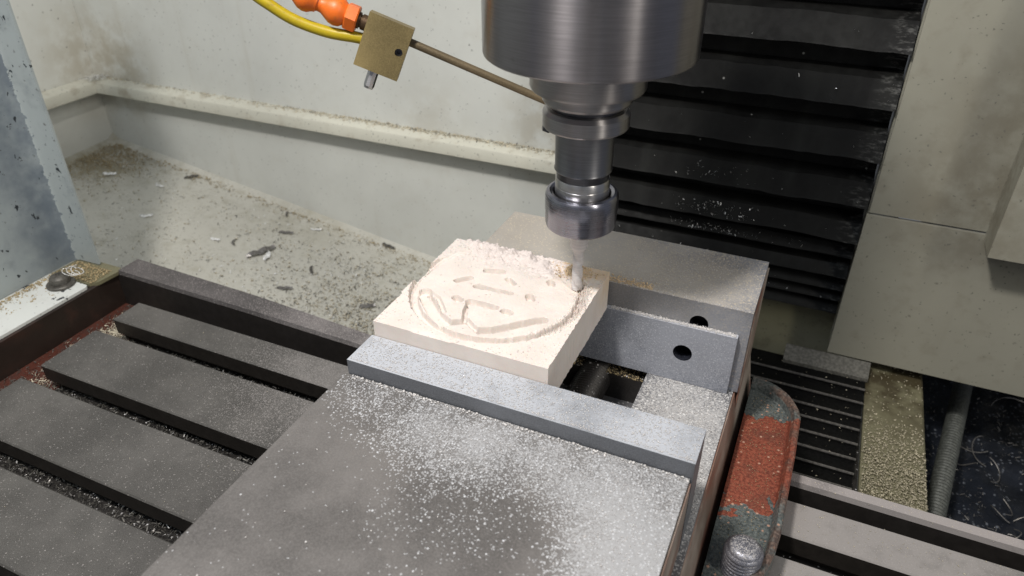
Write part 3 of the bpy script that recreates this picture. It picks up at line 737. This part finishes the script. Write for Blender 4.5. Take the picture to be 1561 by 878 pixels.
lathe('spray_tube', [(1.95, -.5), (1.95, 84), (1.4, 84.2), (1.4, 82), (.1, 82)], N(10.8, 6.2, 4.6), 'tube_brass', nz, 20, tuple((ND*63.3-NU*.9).normalized()))
lathe('inlet_fitting', [(3.7, -.5), (3.7, 2.4), (3.1, 2.6), (3.1, 3.2), (3.9, 3.4), (3.9, 5.2)], N(-10.8, 6.5, 4.6), 'brass_dark', nz, 24, tuple(-ND))
hs = thing('coolant_hose', 'bright orange segmented coolant hose ending at the brass block', 'coolant hose', N(-20, 6.5, 4.6))
lathe('hose_nut', [(3.8, 4.4), (6.0, 4.4), (6.6, 5.0), (6.6, 9.6), (6.0, 10.3), (4.4, 10.5), (3.8, 10.5)], N(-10.8, 6.5, 4.6), 'orange', hs, 6, tuple(-ND), .3)
p = Vector(N(-20.6, 6.5, 4.6))
for k_ in range(4):
    dv = (-ND+NU*(.02+.10*k_)).normalized()
    lathe('hose_segment', [(4.6, -.6), (5.0, .6), (6.4, 2.4), (6.9, 4.6), (6.5, 7), (5.0, 9.6), (3.9, 11.5), (3.7, 13.4), (4.4, 14.8), (4.7, 16)], tuple(p), 'orange', hs, 32, tuple(dv), .9)
    p = p+dv*14.6
o = tube('air_tube', [N(-8, -1.0, 5), N(-13, -1.2, 5), N(-26.6, -4.1, 5), N(-42.2, -4.8, 5), N(-54.6, -2.7, 5), N(-66, .6, 5), N(-82, 10, 5), N(-92, 26, 5)], 2.75, 'yellow')
tag(o, 'glossy yellow plastic tube curving into the brass block below the orange hose', 'air tube')

# ------------------------------------------------------------------ loose dust on the vise
def dust_on(n, xr, yr, z, blobs, a, b, k, mat='dust_white', thr=1.0):
    p = pick(n, xr, yr, z, lambda x, y, zz: density(x, y, zz, blobs)*thr)
    return p, gsize(len(p), a, b, k)
p1 = pick(40000, (-171, -18.5), (40, 203), -207.5, lambda x, y, z: density(x, y, z, DUST_LOW)**1.6*.8); s1 = gsize(len(p1), .12, .38, 3.0)
p1b = np.stack([rng.uniform(-170, -20, 50), rng.uniform(60, 203, 50), np.full(50, -207.5)], 1); s1b = gsize(50, .3, .75)
p2, s2 = dust_on(7500, (-169.5, -17.6), (204.6, 223.6), -199.9, DUST_STRIP, .16, .5, 3.5, thr=.7)
p3, s3 = dust_on(6500, (-81, -13), (313.5, 365.8), -199.9, DUST_FIX, .15, .42, 3.5, thr=.6)
p4, s4 = dust_on(9000, (-58, -15), (225, 309), -248.9, DUST_BASE, .18, .55, 3, thr=.75)
p5 = np.stack([rng.uniform(-82, -18, 1500), rng.normal(311.2, .7, 1500), np.full(1500, -213.8)], 1); s5 = gsize(1500, .2, .65)
p6 = np.stack([rng.uniform(-82, -14, 500), rng.normal(313.3, .6, 500), np.full(500, -199.9)], 1); s6 = gsize(500, .15, .35)
p7 = np.stack([rng.uniform(-168, -18, 420), 203.2-np.abs(rng.normal(0, 1.0, 420)), np.full(420, -207.5)], 1); s7 = gsize(420, .25, .9)
p8 = np.stack([rng.uniform(-168, -18, 500), 204.9+np.abs(rng.normal(0, .5, 500)), np.full(500, -199.9)], 1); s8 = gsize(500, .2, .45)
scatter('wood_dust', GRAIN, np.concatenate([p1, p1b, p2, p3, p4, p5, p6, p7, p8]), np.concatenate([s1, s1b, s2, s3, s4, s5, s6, s7, s8]), (1, .8, .55), 'dust_white',
        'fine white wood dust scattered over the vise jaws', 'wood dust')
# crumbs on the board
k = rng.integers(0, NX*NY, 60000); X_, Y_, H_ = px.ravel()[k], py.ravel()[k], H.ravel()[k]
dn = .04+.5*np.clip((Y_-285)/15, 0, 1)*np.clip((-98-X_)/8, 0, 1)+.6*rub.ravel()[k]+.12*(np.hypot(X_+128, Y_-271) > 41.5)
kk = rng.uniform(0, 1, len(k)) < dn*.2; pp = np.stack([X_, Y_, ZT+H_], 1)[kk]
scatter('board_crumbs', GRAIN, pp, gsize(len(pp), .15, .5, 3.2), (1, .85, .7), 'heap', 'pale crumbs of cut board on the carved relief', 'crumbs')
pq = np.stack([rng.normal(-100, 5.5, 700), rng.normal(303, 3.2, 700), np.full(700, ZT)], 1); pq = pq[(pq[:, 1] < 308.5) & (pq[:, 0] < -84)]
pq2 = np.stack([rng.uniform(-100, -62, 500), 313.5+np.abs(rng.normal(0, 3, 500)), np.full(500, -199.9)], 1)
pq = np.concatenate([pq, pq2]); scatter('tan_crumbs', GRAIN, pq, gsize(len(pq), .2, .8, 2.5), (1, .8, .7), 'dust_tan', 'tan crumbs on the far right of the board behind the cutter', 'crumbs')

# ------------------------------------------------------------------ chips on the tray, ledge, table, floor strip
def tray_d(x, y, z): return .22+.9*np.clip((x+520)/200, 0, 1)*np.clip((560-y)/60, .3, 1)+.5*np.clip((y-545)/12, 0, 1)+.6*np.clip(1-np.hypot(x+735, y-525)/70, 0, 1)
tz = lambda x, y: tray_z(x, y)+.5
for nm, mt, n, a, b, asp, lab in (('dark_chips', 'chip_dark', 20000, .3, 1.9, (1, .5, .3), 'dark metal chips strewn over the sloping tray'),
                                  ('bright_chips', 'chip_bright', 7500, .3, 2.0, (1, .5, .5), 'glittering bright metal chips strewn over the sloping tray'),
                                  ('pale_chips', 'chip_pale', 16000, .25, 1.5, (1, .7, .5), 'pale gritty swarf strewn over the sloping tray')):
    p = pick(n, (-756, -220), (330, 558), tz, tray_d); p = clump(p, .035, .25, .6)
    scatter(nm, FLAKE if 'pale' not in nm else GRAIN, p, gsize(len(p), a, b, 2.6), asp, mt, lab, 'chips')
p = np.stack([rng.normal(-735, 26, 3500), rng.normal(522, 26, 3500)], 1); p = p[(p[:, 0] > -755) & (p[:, 1] < 558)]
p = np.concatenate([p, np.stack([rng.uniform(-750, -320, 1600), 557-np.abs(rng.normal(0, 7, 1600))], 1)])
p = np.column_stack([p, tz(p[:, 0], p[:, 1])+rng.uniform(0, 1.5, len(p))])
scatter('tan_swarf', GRAIN, p, gsize(len(p), .4, 1.3, 2.5), (1, .6, .5), 'chip_tan', 'tan swarf gathered in the corner of the tray and along the wall', 'chips')
p = np.stack([rng.uniform(-745, -170, 5200), WY-.8-np.abs(rng.normal(0, 3.6, 5200))], 1); p = p[p[:, 1] > WY-10]
keep = rng.uniform(0, 1, len(p)) < np.clip((p[:, 0]+620)/260, .22, 1); p = p[keep]
p = np.column_stack([p, -240.8-(WY-p[:, 1])*.27+rng.uniform(0, 1.4, len(p))]); h_ = len(p)//4
scatter('ledge_swarf', GRAIN, p[:3*h_], gsize(3*h_, .4, 1.5, 2.5), (1, .6, .5), 'chip_pale', 'pale swarf lying along the top of the wall ledge', 'chips')
scatter('ledge_chips', FLAKE, p[3*h_:], gsize(len(p)-3*h_, .4, 1.8, 2.5), (1, .5, .5), 'chip_dark', 'dark chips among the swarf on the wall ledge', 'chips')
p = np.column_stack([rng.normal(-748, 7, 260), rng.normal(551, 6, 260), np.full(260, -240.0)]); p = p[(p[:, 0] > -757) & (p[:, 1] < 559)]
scatter('corner_chips', FLAKE, p, gsize(len(p), .8, 2.8, 2), (1, .5, .7), 'chip_bright', 'bright curled chips heaped in the corner of the ledge', 'chips')

n = 26000; p = np.column_stack([rng.normal(-275, 80, n), rng.normal(410, 55, n)]); p = p[(p[:, 0] > -420) & (p[:, 0] < -150) & (p[:, 1] < 557) & (p[:, 1] > 330)]
p = clump(np.column_stack([p, tz(p[:, 0], p[:, 1])]), .06, .15, .6); h_ = len(p)//6; q = p[3*h_:]; p = p[:3*h_]
scatter('pale_swarf', GRAIN, q, gsize(len(q), .4, 1.9, 2.4), (1, .6, .5), 'chip_pale', 'pale grit and swarf piled beside the carved board', 'chips')
scatter('grey_swarf', FLAKE, p[:2*h_], gsize(2*h_, .4, 2.0, 2.4), (1, .5, .5), 'chip_dark', 'thick litter of dark swarf on the tray beside the carved board', 'chips')
scatter('bright_swarf', FLAKE, p[2*h_:], gsize(len(p)-2*h_, .3, 1.5, 2.4), (1, .5, .6), 'chip_bright', 'bright swarf mixed into the litter beside the carved board', 'chips', tilt=1.0)

# larger single chips, each one a thing
def big_chip(x, y, L, wd, rot, mat, label, curl=.5, z=None):
    bm = bmesh.new(); n = 12; A = []; B = []
    zb = tray_z(x, y)+1.2 if z is None else z
    for i in range(n+1):
        t = i/n-.5; a = rot+curl*t*1.5; r = L*t
        cx = x+r*math.cos(rot+curl*t); cy = y+r*math.sin(rot+curl*t); zz = zb+abs(math.sin(i*.6))*wd*.35
        ww = wd*(.35+.65*math.sin(math.pi*min(1, max(0, i/n*.92+.06))))
        A.append((cx-math.sin(a)*ww/2, cy+math.cos(a)*ww/2, zz+wd*.35)); B.append((cx+math.sin(a)*ww/2, cy-math.cos(a)*ww/2, zz))
    va = [bm.verts.new(P(*q)) for q in A]; vb = [bm.verts.new(P(*q)) for q in B]
    vc = [bm.verts.new(P(q[0], q[1], q[2]-.3)) for q in B]; vd = [bm.verts.new(P(q[0], q[1], q[2]-.3)) for q in A]
    for i in range(n):
        bm.faces.new((va[i], vb[i], vb[i+1], va[i+1])); bm.faces.new((vb[i], vc[i], vc[i+1], vb[i+1])); bm.faces.new((vc[i], vd[i], vd[i+1], vc[i+1])); bm.faces.new((vd[i], va[i], va[i+1], vd[i+1]))
    bm.faces.new((va[0], vd[0], vc[0], vb[0])); bm.faces.new((va[n], vb[n], vc[n], vd[n]))
    o = finish('metal_chip', bm, mat, None, None, 1.0); tag(o, label, 'metal chip', 'single chips lying on the tray'); return o
# pixel spots turned once into places on the tray
F_, CX_, CY_ = 1122., 780.5, 439.; Pt, Az = math.radians(32.5), math.radians(24)
_h = Vector((-math.sin(Az), math.cos(Az), 0)); _r = Vector((math.cos(Az), math.sin(Az), 0)); _z = Vector((0, 0, 1))
_fw = _h*math.cos(Pt)-_z*math.sin(Pt); _up = _h*math.sin(Pt)+_z*math.cos(Pt)
def tray_spot(u, v_):
    d = _fw*F_+_r*(u-CX_)-_up*(v_-CY_)
    t = (-317-.15*760-.035*560)/(d.z+.15*d.x-.035*d.y); q = d*t
    return q.x, q.y
CH = [((399, 387), 30, 6.0, 1.15, 'chip_grey', 'largest grey metal chip, upright sliver in the middle of the tray', .1),
      ((409, 393), 15, 4.5, 1.9, 'chip_bright', 'bright forked sliver touching the largest chip', .3),
      ((436, 357), 16, 3.0, .3, 'chip_grey', 'grey chip just above and right of the largest chip', .2),
      ((355, 371), 13, 2.4, -1.0, 'chip_grey', 'curved grey chip left of the largest chip', .9),
      ((474, 413), 15, 2.8, -.9, 'chip_dark', 'dark crooked chip right of the largest chip, halfway to the board', .4),
      ((292, 272), 15, 3.2, .9, 'chip_dark', 'black chip lying close to the back wall under the ledge', .1),
      ((437, 328), 12, 2.6, -1.0, 'chip_grey', 'thin grey chip near the back wall above the others', .2),
      ((434, 442), 15, 3.2, .4, 'chip_grey', 'grey chip nearest the table rim', .3),
      ((480, 352), 14, 1.8, .3, 'chip_bright', 'narrow bright chip with one raised end, below the wall', .6),
      ((590, 377), 20, 3.4, -.2, 'chip_dark', 'dark flat chip against the wall beside the board', .2),
      ((327, 367), 12, 2.4, .1, 'chip_bright', 'small bright chip left of the curved grey chip', .5),
      ((165, 268), 17, 3.4, .3, 'chip_bright', 'bright shaving in the swarf near the corner', .8),
      ((242, 285), 15, 2.6, -.2, 'chip_bright', 'bright shaving between the corner and the black chip', .5),
      ((222, 332), 15, 3.0, .5, 'chip_bright', 'bright crumpled shaving on the clear left part of the tray', .9),
      ((560, 470), 15, 4.0, .6, 'chip_grey', 'thick grey chip in the pile next to the left corner of the board', .3)]
for (u, v_), L, wd, rot, mt, lab, cu in CH:
    x, y = tray_spot(u, v_); big_chip(x, y, L, wd, rot, mt, lab, cu)

# swarf in slots, end trough and on bars
P_ = []; S_ = []
for (a, b), (a2, b2), lo, hi in zip(rows, rows[1:], (.2, .35, .9, .9, .9, .9), (3, 3, 4.5, 4.5, 4.5, 4.5)):
    n = 2600; x = rng.uniform(-425, -165, n); y = rng.uniform(b2-5, a+5, n); z = -309.4+rng.uniform(0, hi, n)
    P_.append(np.column_stack([x, y, z])); S_.append(gsize(n, .5, 1.6, 2.2))
P_ = np.concatenate(P_); S_ = np.concatenate(S_); m = rng.uniform(0, 1, len(P_)) < .82
scatter('slot_swarf', FLAKE, P_[m], S_[m], (1, .55, .6), 'chip_dark', 'dark oily swarf lying in the table slots', 'swarf')
scatter('slot_glints', FLAKE, P_[~m], S_[~m], (1, .5, .6), 'chip_grey', 'bright glinting chips among the dark swarf in the slots', 'swarf')
n = 2200; x = rng.normal(-430, 7, n); y = rng.uniform(210, 303, n); y = np.where(rng.uniform(0, 1, n) < .6, rng.normal(268, 16, n), y); m = (y < 303) & (x > -455) & (y > 200)
p = np.column_stack([x, y, np.full(n, -309)])[m]
scatter('trough_swarf', FLAKE, p, gsize(len(p), .5, 2.0, 2), (1, .35, .6), 'chip_pale', 'pale curled swarf in the brown trough at the ends of the bars', 'swarf')
p = np.column_stack([rng.uniform(-425, -175, 900), rng.uniform(100, 291, 900), np.full(900, -289.8)])
inb = np.zeros(len(p), bool)
for a, b in rows: inb |= (p[:, 1] > a+1) & (p[:, 1] < b-1)
p = p[inb]; keep = rng.uniform(0, 1, len(p)) < np.clip((p[:, 0]+440)/220, .1, 1); p = p[keep]
scatter('bar_grit', GRAIN, p[:170], gsize(len(p[:170]), .2, .55, 3), (1, .5, .4), 'chip_pale', 'light grit scattered on the left bars of the table', 'grit')
p = np.column_stack([rng.normal(-485, 7, 900), rng.uniform(235, 306, 900), np.full(900, -281.4)]); m = (p[:, 0] > -496) & (p[:, 0] < -458); p = p[m]
p2 = np.column_stack([rng.uniform(-494, -458, 700), rng.uniform(286, 305, 700), np.full(700, -281.4)]); p3 = np.column_stack([-495+np.abs(rng.normal(0, 3, 500)), rng.uniform(200, 290, 500), np.full(500, -281)])
p = np.concatenate([p[:200], p2, p3]); scatter('foot_swarf', GRAIN, p, gsize(len(p), .4, 1.4, 2.2), (1, .5, .5), 'chip_tan', 'tan swarf caked around the foot of the splash guard', 'swarf')
bm = bmesh.new()
for q in range(3):
    cx, cy = -470+q*2.5, 279+q*2; add_tube(bm, [Vector((cx+4*math.cos(t*.5+q), cy+3*math.sin(t*.5+q)+t*.12, -272+2.5*math.sin(t*.3+q)+q)) for t in range(16)], .35, 5)
o = finish('wire_curl', bm, 'chip_bright', None, None, 1.0); tag(o, 'tangled thin curl of bright swarf on the bolt of the splash guard', 'swarf')
n = 1800; p = np.column_stack([rng.uniform(-455, -418, n), rng.uniform(150, 304, n), np.full(n, -309.0)])
scatter('trough_dirt', FLAKE, p, gsize(len(p), .4, 1.6, 2), (1, .5, .5), 'chip_dark', 'dark dirt and swarf in the brown trough at the ends of the bars', 'swarf')
n = 700; p = np.column_stack([rng.uniform(-117, -61, n), rng.uniform(309.5, 312, n)-np.abs(rng.normal(0, .1, n)), np.full(n, -255.9)]); p[:, 1] = 309+rng.uniform(0, 12, n)
scatter('slot_dust', GRAIN, p, gsize(len(p), .3, 1.0, 2), (1, .6, .6), 'chip_tan', 'tan swarf on the dark ledge inside the vise slot', 'swarf')
# right table bars, flange dust
p = np.column_stack([rng.uniform(24, 150, 2600), rng.uniform(180, 311, 2600), np.full(2600, -289.8)]); inb = (p[:, 1] > 303.5) & (p[:, 1] < 310)
for a, b in rows: inb |= (p[:, 1] > a+1) & (p[:, 1] < b-1)
p = p[inb]; scatter('bar_dust', GRAIN, p, gsize(len(p), .15, .5, 3), (1, .6, .4), 'chip_pale', 'pale grit on the table bars right of the red flange', 'grit')
p = np.column_stack([rng.uniform(-6, 16, 1500), rng.uniform(215, 350, 1500), np.full(1500, -275.3)]); p = p[(p[:, 0] < 15.5) & ((p[:, 0]+7)**2+np.maximum(p[:, 1]-327, 0)**2 < 23**2)]
scatter('flange_dust', GRAIN, p, gsize(len(p), .15, .42, 3), (1, .6, .5), 'chip_tan', 'pale specks of dust on the red flange', 'dust')
p = np.column_stack([rng.uniform(67, 104, 8000), rng.uniform(345, 560, 8000), np.full(8000, -346.9)]); keep = rng.uniform(0, 1, len(p)) < np.clip((455-p[:, 1])/55+.06*mn.noise(Vector((1, 2, 3))), .05, 1); p = p[keep]
p[:, 2] += rng.uniform(0, 1, len(p))*np.clip((440-p[:, 1])/40, 0, 1)*3
scatter('strip_swarf', GRAIN, p, gsize(len(p), .6, 1.6, 2), (.8, .45, .35), 'chip_beige', 'beige swarf heaped on the olive strip beside the way cover', 'swarf')
p = np.column_stack([rng.uniform(-15, 66, 420), rng.uniform(350, 495, 420), np.full(420, -344.5)])[:150]; scatter('cover_chips', GRAIN, p, gsize(len(p), .2, .9, 3), (1, .5, .4), 'chip_pale', 'few pale chips on the flat black way cover', 'chips')
n = 2600; p = np.column_stack([rng.uniform(112, 340, n), rng.uniform(430, 630, n), np.full(n, -423.0)+rng.uniform(-1, 3, n)])
p = clump(p, .03, .3, .62); scatter('pit_chips', FLAKE, p, gsize(len(p), .5, 1.9, 2.8), (1, .5, .6), 'chip_grey', 'bright chips glinting in the dark pit', 'chips')
bm = bmesh.new()
for q in range(26):
    cx, cy = random.uniform(150, 300), random.uniform(430, 610); rr = random.uniform(5, 22); a0 = random.uniform(0, 6)
    add_tube(bm, [Vector((cx+rr*math.cos(a0+t*.16)*(1+.02*t), cy+rr*math.sin(a0+t*.16), -418+4*math.sin(t*.3+q))) for t in range(14)], .4, 4)
o = finish('swarf_strings', bm, 'chip_grey', None, 'stuff', 1.0); tag(o, 'thin curled strings of swarf in the dark pit', 'swarf')
nb_ = 330; p = np.column_stack([np.concatenate([rng.normal(-62, 16, 230), rng.uniform(-150, 34, 100)]), np.zeros(nb_), np.zeros(nb_)]); e = np.concatenate([rng.choice([6, 7, 7, 8, 8], 230), rng.integers(3, len(edges)-1, 100)])
for i in range(nb_):
    zb = edges[e[i]+0]; hh = edges[e[i]-1]-zb; f_ = rng.uniform(.05, .45)
    ou = 519-min(19, hh*.8); p[i, 1] = ou+.3+f_*hh*.12-.6; p[i, 2] = zb+f_*hh
scatter('bellows_chips', FLAKE, p, gsize(len(p), .25, 1.1, 2.6), (1, .5, .5), 'chip_bright', 'bright chips caught on the folds of the black bellows', 'chips', tilt=1.2)
